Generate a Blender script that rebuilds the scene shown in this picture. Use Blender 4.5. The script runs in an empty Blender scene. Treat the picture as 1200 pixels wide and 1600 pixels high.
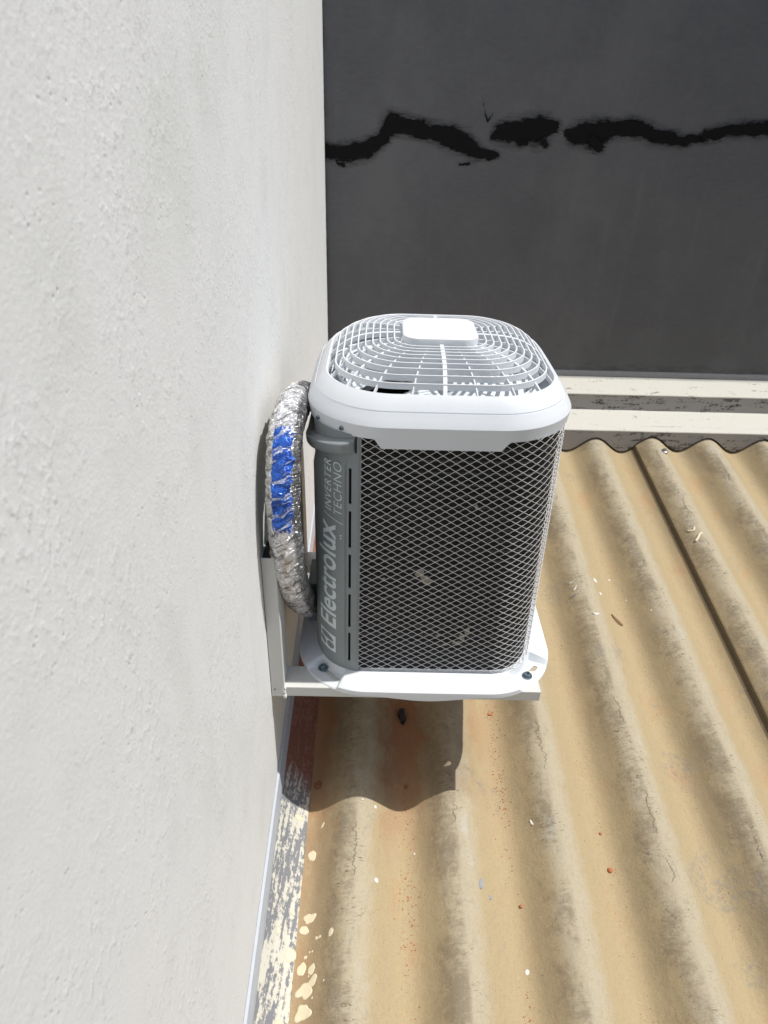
import bpy, bmesh, math, random
from mathutils import Vector, Matrix, noise
R = math.radians
random.seed(7)
S = bpy.context.scene
C = S.collection

# ------------------------------------------------------------------ camera
cam_d = bpy.data.cameras.new('camera')
cam = bpy.data.objects.new('camera', cam_d); C.objects.link(cam)
S.camera = cam
r_ = Vector((0.99968474, 0.00330599, 0.02488949)); u_ = Vector((-0.02297602, 0.52020311, 0.85373346)); w_ = Vector((0.01012515, 0.85403618, -0.52011507))
M = Matrix.Identity(4)
for i in range(3):
    M[i][0] = r_[i]; M[i][1] = u_[i]; M[i][2] = -w_[i]
M.translation = Vector((0.223478, -1.085442, 1.143765))
cam.matrix_world = M
cam_d.sensor_fit = 'VERTICAL'; cam_d.sensor_height = 36.0; cam_d.lens = 1075.1656/1600*36
cam_d.clip_start = 0.02; cam_d.clip_end = 200
cam_d.dof.use_dof = True; cam_d.dof.focus_distance = 1.45; cam_d.dof.aperture_fstop = 8.0

# ------------------------------------------------------------------ world and sun
SUN_EL = 62.5
world = bpy.data.worlds.new('World'); S.world = world; world.use_nodes = True
wn = world.node_tree.nodes; wl = world.node_tree.links
sky = wn.new('ShaderNodeTexSky'); sky.sky_type = 'NISHITA'; sky.sun_disc = False
sky.sun_elevation = R(SUN_EL); sky.sun_rotation = R(90); sky.air_density = 1.0; sky.dust_density = 2.0
bg = wn['Background']; bg.inputs[1].default_value = 0.09
wl.new(sky.outputs[0], bg.inputs[0])
sun_d = bpy.data.lights.new('sun', 'SUN'); sun_d.energy = 4.2; sun_d.angle = R(0.5); sun_d.color = (1.0, 0.98, 0.94)
sun = bpy.data.objects.new('sun', sun_d); C.objects.link(sun)
L_ = Vector((-math.cos(R(SUN_EL)), -0.004, -math.sin(R(SUN_EL))))      # direction the light travels
sun.rotation_euler = L_.to_track_quat('-Z', 'Y').to_euler(); sun.location = (3, 0, 5)
S.view_settings.view_transform = 'Standard'; S.view_settings.look = 'None'
S.view_settings.gamma = 1.0; S.view_settings.exposure = 0.0
S.cycles.max_bounces = 8

# ------------------------------------------------------------------ node helpers
class NT:
    def __init__(s, name):
        s.m = bpy.data.materials.new(name); s.m.use_nodes = True
        s.t = s.m.node_tree; s.n = s.t.nodes; s.l = s.t.links
        s.b = s.n['Principled BSDF']; s.out = s.n['Material Output']
    def put(s, sock, v):
        if isinstance(v, bpy.types.NodeSocket): s.l.new(v, sock)
        elif v is not None:
            if sock.type == 'RGBA' and len(v) == 3: v = (*v, 1)
            sock.default_value = v
    def coord(s, kind='Object'): return s.n.new('ShaderNodeTexCoord').outputs[kind]
    def sep(s, v):
        q = s.n.new('ShaderNodeSeparateXYZ'); s.put(q.inputs[0], v); return q.outputs
    def comb(s, x, y, z):
        q = s.n.new('ShaderNodeCombineXYZ')
        for i, v in enumerate((x, y, z)): s.put(q.inputs[i], v)
        return q.outputs[0]
    def m_(s, op, a, b=None, c=None, clamp=False):
        q = s.n.new('ShaderNodeMath'); q.operation = op; q.use_clamp = clamp
        for i, v in enumerate((a, b, c)):
            if v is not None: s.put(q.inputs[i], v)
        return q.outputs[0]
    def map(s, v, scale=(1, 1, 1), loc=(0, 0, 0)):
        q = s.n.new('ShaderNodeMapping'); s.put(q.inputs[0], v)
        q.inputs['Scale'].default_value = scale; q.inputs['Location'].default_value = loc
        return q.outputs[0]
    def noise(s, v, scale, detail=4, rough=.55, dist=0, out=0):
        q = s.n.new('ShaderNodeTexNoise'); s.put(q.inputs['Vector'], v)
        q.inputs['Scale'].default_value = scale; q.inputs['Detail'].default_value = detail
        q.inputs['Roughness'].default_value = rough; q.inputs['Distortion'].default_value = dist
        return q.outputs[out]
    def voro(s, v, scale, feature='F1', rand=1):
        q = s.n.new('ShaderNodeTexVoronoi'); q.feature = feature; s.put(q.inputs['Vector'], v)
        q.inputs['Scale'].default_value = scale; q.inputs['Randomness'].default_value = rand
        return q.outputs['Distance']
    def ss(s, v, a, b, lo=0, hi=1):
        q = s.n.new('ShaderNodeMapRange'); q.interpolation_type = 'SMOOTHSTEP'; s.put(q.inputs[0], v)
        q.inputs[1].default_value = a; q.inputs[2].default_value = b
        q.inputs[3].default_value = lo; q.inputs[4].default_value = hi
        return q.outputs[0]
    def mix(s, f, a, b, mode='MIX'):
        q = s.n.new('ShaderNodeMix'); q.data_type = 'RGBA'; q.blend_type = mode
        s.put(q.inputs[0], f); s.put(q.inputs[6], a); s.put(q.inputs[7], b); return q.outputs[2]
    def bump(s, h, dist, strength=1.0, normal=None):
        q = s.n.new('ShaderNodeBump'); s.put(q.inputs['Height'], h)
        q.inputs['Distance'].default_value = dist; q.inputs['Strength'].default_value = strength
        if normal is not None: s.l.new(normal, q.inputs['Normal'])
        return q.outputs[0]
    def attr(s, name):
        q = s.n.new('ShaderNodeAttribute'); q.attribute_name = name; return q.outputs['Fac']
    def done(s, col=None, rough=None, metal=None, normal=None, spec=None, coat=None):
        s.put(s.b.inputs['Base Color'], col); s.put(s.b.inputs['Roughness'], rough)
        s.put(s.b.inputs['Metallic'], metal)
        if normal is not None: s.l.new(normal, s.b.inputs['Normal'])
        if spec is not None: s.put(s.b.inputs['Specular IOR Level'], spec)
        if coat is not None: s.put(s.b.inputs['Coat Weight'], coat)
        return s.m

def painted(name, col, rough=.45, metal=0, var=.08, scale=30, bump=.0, spec=.5):
    t = NT(name); o = t.coord()
    n = t.noise(o, scale, 5, .6)
    c2 = tuple(max(0, c*(1-var)) for c in col); c = t.mix(n, col, c2)
    rr = t.ss(t.noise(o, scale*2.3, 3), .3, .7, rough-.06, rough+.08)
    nm = t.bump(t.noise(o, 260, 3), .0006, bump) if bump else None
    return t.done(c, rr, metal, nm, spec)

PITCH, X0, SL, AMP = .237, .075, .144, .062
def zroof(y): return -.374 + SL*(y+.017)
def roof_z(x, y): return zroof(y) + AMP/2*(1-math.cos(2*math.pi*(x-X0)/PITCH))

# ------------------------------------------------------------------ materials
def mat_plaster():
    t = NT('painted_plaster'); o = t.coord()
    x, y, z = t.sep(o)
    big = t.noise(o, 2.2, 5, .55); mid = t.noise(o, 11, 5, .6)
    c = t.mix(big, (.775, .78, .775), (.72, .728, .722))
    c = t.mix(t.ss(mid, .45, .75, 0, .6), c, (.68, .685, .675))
    streak = t.noise(t.map(o, (1, 26, 2.2)), 1.0, 5, .6)
    c = t.mix(t.ss(streak, .55, .85, 0, .5), c, (.66, .655, .64))
    rough_ = t.ss(t.noise(t.map(o, (1, 1, .7)), 5.5, 4, .6), .36, .64)
    lump = t.noise(t.map(o, (1, 1.25, .8)), 74, 4, .6)
    fine = t.noise(o, 230, 5, .68); grain = t.noise(o, 520, 3, .7)
    nv = t.noise(t.map(o, (1, 1, .45)), 21, 5, .6)
    pits = t.voro(t.map(o, (1, 1.0, .8)), 120)
    pitm = t.m_('MULTIPLY', t.ss(pits, .0, .24, 1, 0), t.ss(t.noise(o, 17, 3), .54, .64))
    h = t.m_('ADD', t.m_('MULTIPLY', t.ss(lump, .46, .76), t.m_('MULTIPLY', rough_, .85)), t.m_('MULTIPLY', fine, .75))
    h = t.m_('ADD', h, t.m_('MULTIPLY', nv, 1.0))
    h = t.m_('SUBTRACT', h, t.m_('MULTIPLY', pitm, 1.1))
    c = t.mix(t.m_('MULTIPLY', pitm, .30), c, (.42, .41, .40))
    c = t.mix(t.ss(grain, .48, .70, 0, .26), c, (.52, .52, .51))
    c = t.mix(t.ss(fine, .55, .75, 0, .14), c, (.80, .81, .80))
    stain = t.noise(t.map(o, (1, 1, .6), (3, 5, 1)), 3.4, 5, .6)
    c = t.mix(t.ss(stain, .52, .72, 0, .5), c, (.62, .635, .61))
    c = t.mix(t.ss(stain, .46, .30, 0, .35), c, (.77, .755, .74))
    # trowel scratch
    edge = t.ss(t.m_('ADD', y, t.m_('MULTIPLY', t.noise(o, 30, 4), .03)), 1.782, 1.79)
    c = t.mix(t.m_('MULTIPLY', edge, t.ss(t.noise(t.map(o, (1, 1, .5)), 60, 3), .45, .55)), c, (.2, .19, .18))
    # mortar-grey base line near the flashing
    return t.done(c, .85, 0, t.bump(h, .00145, .72), .25)

def mat_dark_wall():
    t = NT('dark_render_paint'); o = t.coord()
    n = t.noise(o, 3.1, 6, .62); f = t.noise(t.map(o, (1, 1, 2.5)), 38, 5, .7)
    c = t.mix(n, (.100, .103, .110), (.158, .160, .168))
    c = t.mix(t.ss(f, .35, .75, 0, .4), c, (.17, .17, .172))
    x, y, z = t.sep(o)
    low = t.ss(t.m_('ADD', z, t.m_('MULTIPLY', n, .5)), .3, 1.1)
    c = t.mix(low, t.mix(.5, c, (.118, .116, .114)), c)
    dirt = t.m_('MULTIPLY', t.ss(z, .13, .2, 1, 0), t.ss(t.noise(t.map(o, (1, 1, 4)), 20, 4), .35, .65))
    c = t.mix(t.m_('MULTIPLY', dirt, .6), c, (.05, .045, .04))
    cloud = t.noise(t.map(o, (1, 1, .7), (4, 0, 2)), 1.7, 6, .7)
    c = t.mix(t.ss(cloud, .45, .68, 0, .5), c, (.185, .187, .19))
    drip = t.noise(t.map(o, (1, 1, .08)), 17, 5, .6)
    c = t.mix(t.ss(drip, .56, .75, 0, .3), c, (.20, .20, .20))
    h = t.m_('ADD', t.noise(o, 55, 5, .65), t.m_('MULTIPLY', t.noise(t.map(o, (1, 1, 6)), 20, 3), .6))
    return t.done(c, .7, 0, t.bump(h, .002, .5), .3)

def mat_smear():
    t = NT('black_sealant'); o = t.coord()
    d = t.attr('smear')
    n = t.noise(t.map(o, (.7, 1, 2.6)), 34, 8, .78)
    n2 = t.noise(t.map(o, (.5, 1, 4)), 70, 5, .75)
    e = t.m_('ADD', d, t.m_('MULTIPLY', t.m_('SUBTRACT', n, .5), 1.9))
    a = t.ss(e, .95, 1.40, 1, 0)
    halo = t.m_('MULTIPLY', t.ss(e, 1.2, 2.3, .6, 0), t.ss(n2, .4, .65))
    a = t.m_('MAXIMUM', a, halo)
    t.done(t.mix(n2, (.007, .007, .0075), (.015, .015, .016)), .8, 0, t.bump(n2, .003, .6), .12)
    t.put(t.b.inputs['Alpha'], a)
    return t.m

def mat_roof():
    t = NT('fibre_cement_roof'); o = t.coord()
    x, y, z = t.sep(o)
    wob = t.m_('MULTIPLY', t.m_('SUBTRACT', t.noise(t.map(o, (1, .35, 1)), 9, 3), .5), .02)
    xw = t.m_('ADD', x, wob)
    ph = t.m_('MULTIPLY', t.m_('SUBTRACT', xw, X0), 2*math.pi/PITCH)
    cs = t.m_('COSINE', ph)                                   # +1 trough, -1 crest
    sn = t.m_('SINE', ph)                                     # + on the left flank
    big = t.noise(t.map(o, (1, .5, 1)), 5, 5, .6); mid = t.noise(o, 24, 6, .65); fine = t.noise(o, 160, 5, .7)
    c = t.mix(big, (.43, .335, .195), (.385, .305, .18))
    crest = t.ss(t.m_('ADD', cs, t.m_('MULTIPLY', t.m_('SUBTRACT', mid, .5), 1.1)), -.15, -.95)
    c = t.mix(t.m_('MULTIPLY', crest, .8), c, (.435, .385, .285))
    # pale weathered streaks on crest tops
    pale = t.m_('MULTIPLY', t.ss(cs, -.6, -.95), t.ss(t.noise(t.map(o, (1, .35, 1)), 16, 5, .65), .56, .70))
    c = t.mix(t.m_('MULTIPLY', pale, .55), c, (.47, .455, .41))
    # trough: warm tan
    tr = t.ss(t.m_('ADD', cs, t.m_('MULTIPLY', t.m_('SUBTRACT', mid, .5), .8)), .45, 1.0)
    c = t.mix(t.m_('MULTIPLY', tr, .5), c, (.42, .325, .19))
    # grey-brown grime and painted-in shade on left flank up to crest, feathered across the wave
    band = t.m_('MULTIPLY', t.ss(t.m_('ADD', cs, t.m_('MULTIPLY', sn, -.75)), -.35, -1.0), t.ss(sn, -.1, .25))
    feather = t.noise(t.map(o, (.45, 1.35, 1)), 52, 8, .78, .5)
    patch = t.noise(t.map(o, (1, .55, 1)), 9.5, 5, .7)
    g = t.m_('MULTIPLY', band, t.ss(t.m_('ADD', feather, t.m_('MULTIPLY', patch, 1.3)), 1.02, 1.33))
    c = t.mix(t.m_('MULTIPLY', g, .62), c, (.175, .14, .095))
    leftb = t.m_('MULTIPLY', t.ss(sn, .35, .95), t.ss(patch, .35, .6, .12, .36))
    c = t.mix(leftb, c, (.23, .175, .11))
    hair = t.noise(t.map(o, (.5, 2.0, 1), (2, 2, 2)), 95, 6, .75, 1.2)
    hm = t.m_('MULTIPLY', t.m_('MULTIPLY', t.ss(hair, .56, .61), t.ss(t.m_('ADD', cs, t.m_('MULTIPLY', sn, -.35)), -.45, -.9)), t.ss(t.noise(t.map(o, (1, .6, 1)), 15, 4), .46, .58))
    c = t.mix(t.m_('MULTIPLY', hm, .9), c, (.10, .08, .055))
    # grey algae blotches
    al = t.m_('MULTIPLY', t.ss(t.noise(o, 6.3, 4, .6), .585, .67), t.ss(t.noise(o, 85, 5, .75), .44, .60))
    c = t.mix(t.m_('MULTIPLY', al, .55), c, (.235, .22, .195))
    # short dark cracks
    vc = t.voro(t.map(t.m_('ADD', 0, 0) if False else o, (1, .55, 1)), 30, 'DISTANCE_TO_EDGE')
    wv = t.n.new('ShaderNodeVectorMath'); wv.operation = 'ADD'
    nz = t.n.new('ShaderNodeTexNoise'); nz.inputs['Scale'].default_value = 26; nz.inputs['Detail'].default_value = 4
    t.l.new(o, nz.inputs['Vector']); sc = t.n.new('ShaderNodeVectorMath'); sc.operation = 'SCALE'; sc.inputs['Scale'].default_value = .05
    t.l.new(nz.outputs['Color'], sc.inputs[0]); t.l.new(o, wv.inputs[0]); t.l.new(sc.outputs[0], wv.inputs[1])
    vc = t.voro(t.map(wv.outputs[0], (1, .5, 1)), 26, 'DISTANCE_TO_EDGE')
    cr = t.m_('MULTIPLY', t.ss(vc, .003, .018, 1, 0), t.ss(t.noise(t.map(o, (1, .7, 1), (3, 1, 0)), 13, 4), .57, .64))
    cr = t.m_('MULTIPLY', cr, t.ss(cs, .4, -.3))
    wl_ = t.m_('MULTIPLY', t.m_('SUBTRACT', t.noise(t.map(o, (.2, 1, 1), (4, 0, 0)), 14, 5, .7), .42), .09)
    ph2 = t.m_('MULTIPLY', t.m_('SUBTRACT', t.m_('ADD', x, wl_), X0), math.pi/PITCH)
    lc = t.ss(t.m_('ABSOLUTE', t.m_('COSINE', ph2)), .006, .022, 1, 0)
    lc = t.m_('MULTIPLY', lc, t.ss(t.noise(t.map(o, (1, .8, 1), (9, 3, 0)), 6, 4), .56, .60))
    cr = t.m_('MAXIMUM', t.m_('MULTIPLY', cr, .22), t.m_('MULTIPLY', lc, .85))
    c = t.mix(t.m_('MULTIPLY', cr, .7), c, (.13, .105, .08))
    # specks
    sp = t.ss(t.voro(o, 230), .0, .20, 1, 0)
    spm = t.m_('MULTIPLY', sp, t.ss(t.noise(o, 13, 3), .48, .62))
    c = t.mix(t.m_('MULTIPLY', spm, .5), c, (.15, .105, .07))
    seam = t.m_('MULTIPLY', t.ss(x, 1.296, 1.2995), t.ss(x, 1.3145, 1.3122))
    c = t.mix(t.m_('MULTIPLY', seam, .75), c, (.085, .062, .038))
    # orange brick dust in trough next to the unit, and around it
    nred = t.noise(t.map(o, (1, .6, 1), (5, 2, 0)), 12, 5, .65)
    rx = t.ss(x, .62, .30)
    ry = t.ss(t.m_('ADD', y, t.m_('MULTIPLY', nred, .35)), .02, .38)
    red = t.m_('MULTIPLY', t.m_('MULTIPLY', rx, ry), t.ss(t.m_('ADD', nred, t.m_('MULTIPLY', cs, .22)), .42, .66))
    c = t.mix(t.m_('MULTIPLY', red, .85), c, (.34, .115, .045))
    und_shade = t.m_('MULTIPLY', t.m_('MULTIPLY', t.ss(x, .52, .44), t.ss(t.m_('ADD', y, t.m_('MULTIPLY', nred, .1)), .0, .12)), t.ss(mid, .3, .6, .5, 1))
    c = t.mix(t.m_('MULTIPLY', und_shade, .45), c, (.20, .125, .07))  # shade under the unit deepened in the roof colour
    edge_w = t.m_('MULTIPLY', t.ss(x, .16, .085), t.ss(nred, .3, .6))
    c = t.mix(t.m_('MULTIPLY', edge_w, .55), c, (.34, .20, .11))
    dust = t.m_('MULTIPLY', t.ss(cs, .2, .95), t.ss(t.noise(t.map(o, (1, .8, 1), (1, 7, 0)), 8, 4), .55, .70))
    c = t.mix(t.m_('MULTIPLY', dust, .35), c, (.44, .25, .12))
    c = t.mix(t.ss(fine, .45, .75, 0, .28), c, (.25, .195, .12))
    gr_ = t.noise(o, 420, 4, .75)
    c = t.mix(t.ss(gr_, .52, .72, 0, .38), c, (.20, .16, .105))
    c = t.mix(t.ss(gr_, .46, .30, 0, .30), c, (.50, .44, .33))
    fib = t.noise(t.map(o, (1, .12, 1)), 120, 5, .7)
    c = t.mix(t.ss(fib, .5, .72, 0, .28), c, (.27, .22, .15))
    sp2 = t.m_('MULTIPLY', t.ss(t.voro(o, 95), .0, .17, 1, 0), t.ss(t.noise(o, 31, 3), .50, .60))
    c = t.mix(t.m_('MULTIPLY', sp2, .7), c, (.12, .09, .06))
    h = t.m_('ADD', t.m_('MULTIPLY', fine, .5), t.m_('MULTIPLY', mid, 1.2))
    h = t.m_('SUBTRACT', h, t.m_('MULTIPLY', cr, .8))
    return t.done(c, .88, 0, t.bump(h, .0030, .75), .2)

def mat_flash_paint(name, base, under, lo, hi, along, red=False, sc=26):
    t = NT(name); o = t.coord()
    s = (1, .11, 1) if along == 'y' else (.2, 1, 1)
    n = t.noise(t.map(o, s), sc*2.4, 7, .68); n2 = t.noise(o, 90, 5, .7); big = t.noise(o, 5, 3)
    k = t.m_('ADD', t.m_('MULTIPLY', n, .62), t.m_('MULTIPLY', n2, .38))
    k = t.m_('ADD', k, t.m_('MULTIPLY', t.m_('SUBTRACT', big, .5), .28))
    peel = t.ss(k, lo, hi)
    c = t.mix(n2, base, tuple(v*.88 for v in base))
    c = t.mix(peel, c, under)
    if red:
        x, y, z = t.sep(o)
        r = t.ss(t.m_('ADD', y, t.m_('MULTIPLY', n, .12)), .06, .15)
        r = t.m_('MULTIPLY', r, t.ss(n2, .2, .5, .6, 1))
        c = t.mix(t.m_('MULTIPLY', r, .9), c, (.25, .085, .045))
    return t.done(c, .65, 0, t.bump(t.m_('SUBTRACT', n2, peel), .0008, .5), .3)

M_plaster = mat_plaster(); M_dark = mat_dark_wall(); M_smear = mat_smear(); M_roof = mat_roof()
M_fl = mat_flash_paint('peeling_cream_paint', (.60, .575, .49), (.20, .205, .22), .478, .52, 'y', True, 36)
M_lip = painted('grey_white_flashing', (.50, .53, .58), .5, var=.15, scale=40, bump=.4)
M_cap1 = mat_flash_paint('cream_parapet_paint', (.60, .585, .51), (.27, .25, .23), .565, .61, 'x')
M_cap2 = mat_flash_paint('cream_trim_paint', (.62, .60, .53), (.36, .35, .34), .575, .64, 'x')
M_face = mat_flash_paint('grey_trim_paint', (.44, .42, .39), (.11, .105, .10), .525, .59, 'x')
M_conc = painted('grey_mortar', (.36, .355, .35), .9, var=.3, scale=50, bump=.6)
M_white = painted('white_plastic', (.725, .75, .775), .42, var=.05, scale=14, spec=.35)
M_bracket = painted('white_powder_coat', (.64, .64, .61), .5, var=.07, scale=25, bump=.12)
M_panel = painted('grey_plastic', (.235, .262, .268), .42, var=.10, scale=18, bump=.3)
M_letter = painted('silver_print', (.66, .72, .75), .45, var=.04)
M_logo_d = painted('grey_print', (.20, .22, .225), .45, var=.05)
M_wire = painted('grey_coated_wire', (.66, .665, .67), .42, var=.12, scale=60)
M_black = painted('black_rubber', (.012, .012, .013), .6, var=.2)
M_fan = painted('pale_grey_fan', (.74, .78, .82), .5, var=.06)
M_shroud = painted('shroud_plastic', (.74, .77, .80), .5, var=.05)
M_tube = painted('steel_motor', (.30, .30, .31), .4, metal=.6)
M_bolt = painted('zinc_bolt', (.30, .38, .42), .32, metal=.9, var=.3, scale=200)
M_rusty = painted('rusty_steel', (.30, .12, .06), .8, var=.4, scale=200, bump=.5)
M_weld = painted('weld_white', (.78, .77, .74), .6)
M_splat = painted('cream_paint_drop', (.76, .66, .46), .6, var=.12, scale=150, bump=.3)
M_chip = painted('white_chip', (.78, .76, .70), .7, var=.2, scale=200)
M_brick = painted('brick_crumb', (.55, .20, .09), .9, var=.4, scale=300, bump=.5)
M_leaf = painted('dry_leaf', (.22, .12, .05), .8, var=.4, scale=100)
M_fluff = painted('dust_fluff', (.42, .39, .31), .95, var=.4, scale=300, bump=.8)

def mat_coil():
    t = NT('condenser_fins'); uv = t.coord('UV'); u, v, _ = t.sep(uv)
    fins = t.m_('SINE', t.m_('MULTIPLY', u, 2*math.pi/.0031))
    bar = t.m_('SINE', t.m_('MULTIPLY', v, 2*math.pi/.0245))
    b = t.ss(bar, .72, .95)
    n = t.noise(uv, 40, 4)
    c = t.mix(t.ss(fins, .2, .9), (.005, .005, .006), (.022, .022, .023))
    c2 = t.mix(t.ss(fins, -.2, .7), (.030, .030, .031), (.115, .115, .116))
    c = t.mix(t.m_('MULTIPLY', b, t.ss(n, .35, .6, .35, 1)), c, c2)
    c = t.mix(t.m_('MULTIPLY', t.ss(bar, -.75, -.95), .7), c, (.004, .004, .005))
    return t.done(c, .5, .1, t.bump(fins, .001, .4), .3)
M_coil = mat_coil()

def crumple(t, o):
    ua, sl = t.attr('around'), t.attr('along')
    vec = t.comb(t.m_('MULTIPLY', ua, 1), t.m_('ADD', sl, t.m_('MULTIPLY', ua, .35)), 0)
    nz = t.noise(vec, 34, 3, .5)
    v2 = t.comb(t.m_('MULTIPLY', ua, 16), t.m_('MULTIPLY', t.m_('ADD', t.m_('ADD', sl, t.m_('MULTIPLY', ua, .45)), t.m_('MULTIPLY', nz, .035)), 95), 0)
    w = t.noise(v2, 1.0, 4, .55, .6)
    v3 = t.comb(t.m_('MULTIPLY', ua, 30), t.m_('MULTIPLY', t.m_('ADD', t.m_('SUBTRACT', sl, t.m_('MULTIPLY', ua, .6)), t.m_('MULTIPLY', nz, .05)), 70), 3)
    w2 = t.noise(v3, 1.0, 3, .5, .4)
    ridge = t.m_('ABSOLUTE', t.m_('SUBTRACT', w, .5)); ridge2 = t.m_('ABSOLUTE', t.m_('SUBTRACT', w2, .5))
    va = t.noise(vec, 48, 4, .6); vb = t.voro(t.comb(t.m_('MULTIPLY', ua, 40), t.m_('MULTIPLY', sl, 75), 0), 1.0)
    h = t.m_('ADD', t.m_('ADD', t.m_('MULTIPLY', ridge, -2.2), t.m_('MULTIPLY', ridge2, -1.5)), t.m_('MULTIPLY', vb, .35))
    return h, va, vb, w
def mat_foil():
    t = NT('crinkled_foil'); o = t.coord(); a = t.attr('ang'); h, va, vb, w = crumple(t, o)
    n2 = t.noise(t.map(o, (2, 2, 5)), 60, 4, .65, 1.0)
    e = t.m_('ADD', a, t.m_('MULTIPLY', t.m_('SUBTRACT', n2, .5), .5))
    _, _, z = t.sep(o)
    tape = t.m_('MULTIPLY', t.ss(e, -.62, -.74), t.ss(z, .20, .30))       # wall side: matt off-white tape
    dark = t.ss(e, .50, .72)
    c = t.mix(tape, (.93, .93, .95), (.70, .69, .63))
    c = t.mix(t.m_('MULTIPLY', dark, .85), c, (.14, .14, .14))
    tan = t.m_('MULTIPLY', t.m_('MULTIPLY', t.ss(e, -.45, -.1), t.ss(e, .6, .3)), t.ss(t.m_('ADD', z, t.m_('MULTIPLY', n2, .05)), .46, .42))  # tan reflection of the roof put into the foil colour
    tan = t.m_('MULTIPLY', t.m_('MULTIPLY', tan, t.ss(z, .20, .30)), t.ss(va, .40, .56))
    c = t.mix(t.m_('MULTIPLY', tan, .75), c, (.52, .42, .32))
    crk = t.m_('MULTIPLY', t.ss(w, .55, .60), t.ss(va, .38, .55))
    c = t.mix(t.m_('MULTIPLY', crk, .8), c, (.10, .10, .11))
    met = t.m_('MULTIPLY', t.m_('SUBTRACT', 1, tape), t.ss(tan, 0, 1, .62, .45))
    return t.done(c, t.ss(tape, 0, 1, .15, .7), met, t.bump(h, .0085, 1.0))
M_foil = mat_foil()
def mat_blue():
    t = NT('blue_reflection'); o = t.coord(); h, va, vb, w = crumple(t, o)  # reflection on the foil given as blue colour
    c = t.mix(t.ss(va, .36, .62), (.035, .17, .74), (.012, .07, .36))
    st = t.m_('MULTIPLY', t.ss(w, .56, .61), t.ss(va, .42, .52))
    c = t.mix(t.m_('MULTIPLY', st, .85), c, (.66, .68, .80))
    return t.done(c, .16, .45, t.bump(h, .0050, 1.0), .8)
M_blue = mat_blue()

# ------------------------------------------------------------------ object helpers
def link_mesh(name, verts, faces, mat, parent=None, smooth=False, uv=None):
    me = bpy.data.meshes.new(name); me.from_pydata([tuple(v) for v in verts], [], faces); me.update()
    bm = bmesh.new(); bm.from_mesh(me); bmesh.ops.recalc_face_normals(bm, faces=bm.faces); bm.to_mesh(me); bm.free()
    if mat: me.materials.append(mat)
    if smooth:
        for p in me.polygons: p.use_smooth = True
        if smooth != 'all': me.set_sharp_from_angle(angle=R(smooth if smooth is not True else 40))
    o = bpy.data.objects.new(name, me); C.objects.link(o)
    if parent: o.parent = parent
    if uv:
        l = me.uv_layers.new(name='UVMap')
        for lp in me.loops: l.data[lp.index].uv = uv[lp.vertex_index]
    return o
def bevel(o, w, seg=2, ang=35):
    m = o.modifiers.new('bevel', 'BEVEL'); m.width = w; m.segments = seg; m.limit_method = 'ANGLE'; m.angle_limit = R(ang)
    m.harden_normals = False
    return o
def tag(o, label=None, cat=None, group=None, kind=None):
    if label: o['label'] = label
    if cat: o['category'] = cat
    if group: o['group'] = group
    if kind: o['kind'] = kind
    return o
def empty(name, loc, label, cat, group=None):
    o = bpy.data.objects.new(name, None); C.objects.link(o); o.location = loc; o.empty_display_size = .05
    tag(o, label, cat, group); return o
class MB:
    def __init__(s): s.v = []; s.f = []
    def add(s, vs, fs):
        k = len(s.v); s.v += [tuple(v) for v in vs]; s.f += [tuple(i+k for i in f) for f in fs]; return s
    def box(s, x0, x1, y0, y1, z0, z1):
        return s.add([(x0, y0, z0), (x1, y0, z0), (x1, y1, z0), (x0, y1, z0), (x0, y0, z1), (x1, y0, z1), (x1, y1, z1), (x0, y1, z1)],
                     [(0, 3, 2, 1), (4, 5, 6, 7), (0, 1, 5, 4), (1, 2, 6, 5), (2, 3, 7, 6), (3, 0, 4, 7)])
    def loft(s, rings, closed=True, cap0=False, cap1=False, wrap=False):
        n = len(rings[0]); k = len(s.v)
        for r in rings: s.v += [tuple(p) for p in r]
        m = len(rings)
        for j in range(m if wrap else m-1):
            j2 = (j+1) % m
            for i in range(n if closed else n-1):
                i2 = (i+1) % n
                s.f.append((k+j*n+i, k+j*n+i2, k+j2*n+i2, k+j2*n+i))
        if cap0: s.f.append(tuple(k+i for i in range(n))[::-1])
        if cap1: s.f.append(tuple(k+(m-1)*n+i for i in range(n)))
        return s
    def tube(s, pts, r, n=10, caps=True):
        pts = [Vector(p) for p in pts]; rings = []; up = Vector((.31, .23, .92)).normalized()
        for i, p in enumerate(pts):
            d = (pts[min(i+1, len(pts)-1)] - pts[max(i-1, 0)]).normalized()
            a = d.cross(up).normalized(); b = d.cross(a)
            rr = r[i] if isinstance(r, (list, tuple)) else r
            rings.append([p + a*math.cos(2*math.pi*k/n)*rr + b*math.sin(2*math.pi*k/n)*rr for k in range(n)])
        return s.loft(rings, cap0=caps, cap1=caps)
    def build(s, name, mat, parent=None, smooth=False, uv=None):
        return link_mesh(name, s.v, s.f, mat, parent, smooth, uv)

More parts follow.
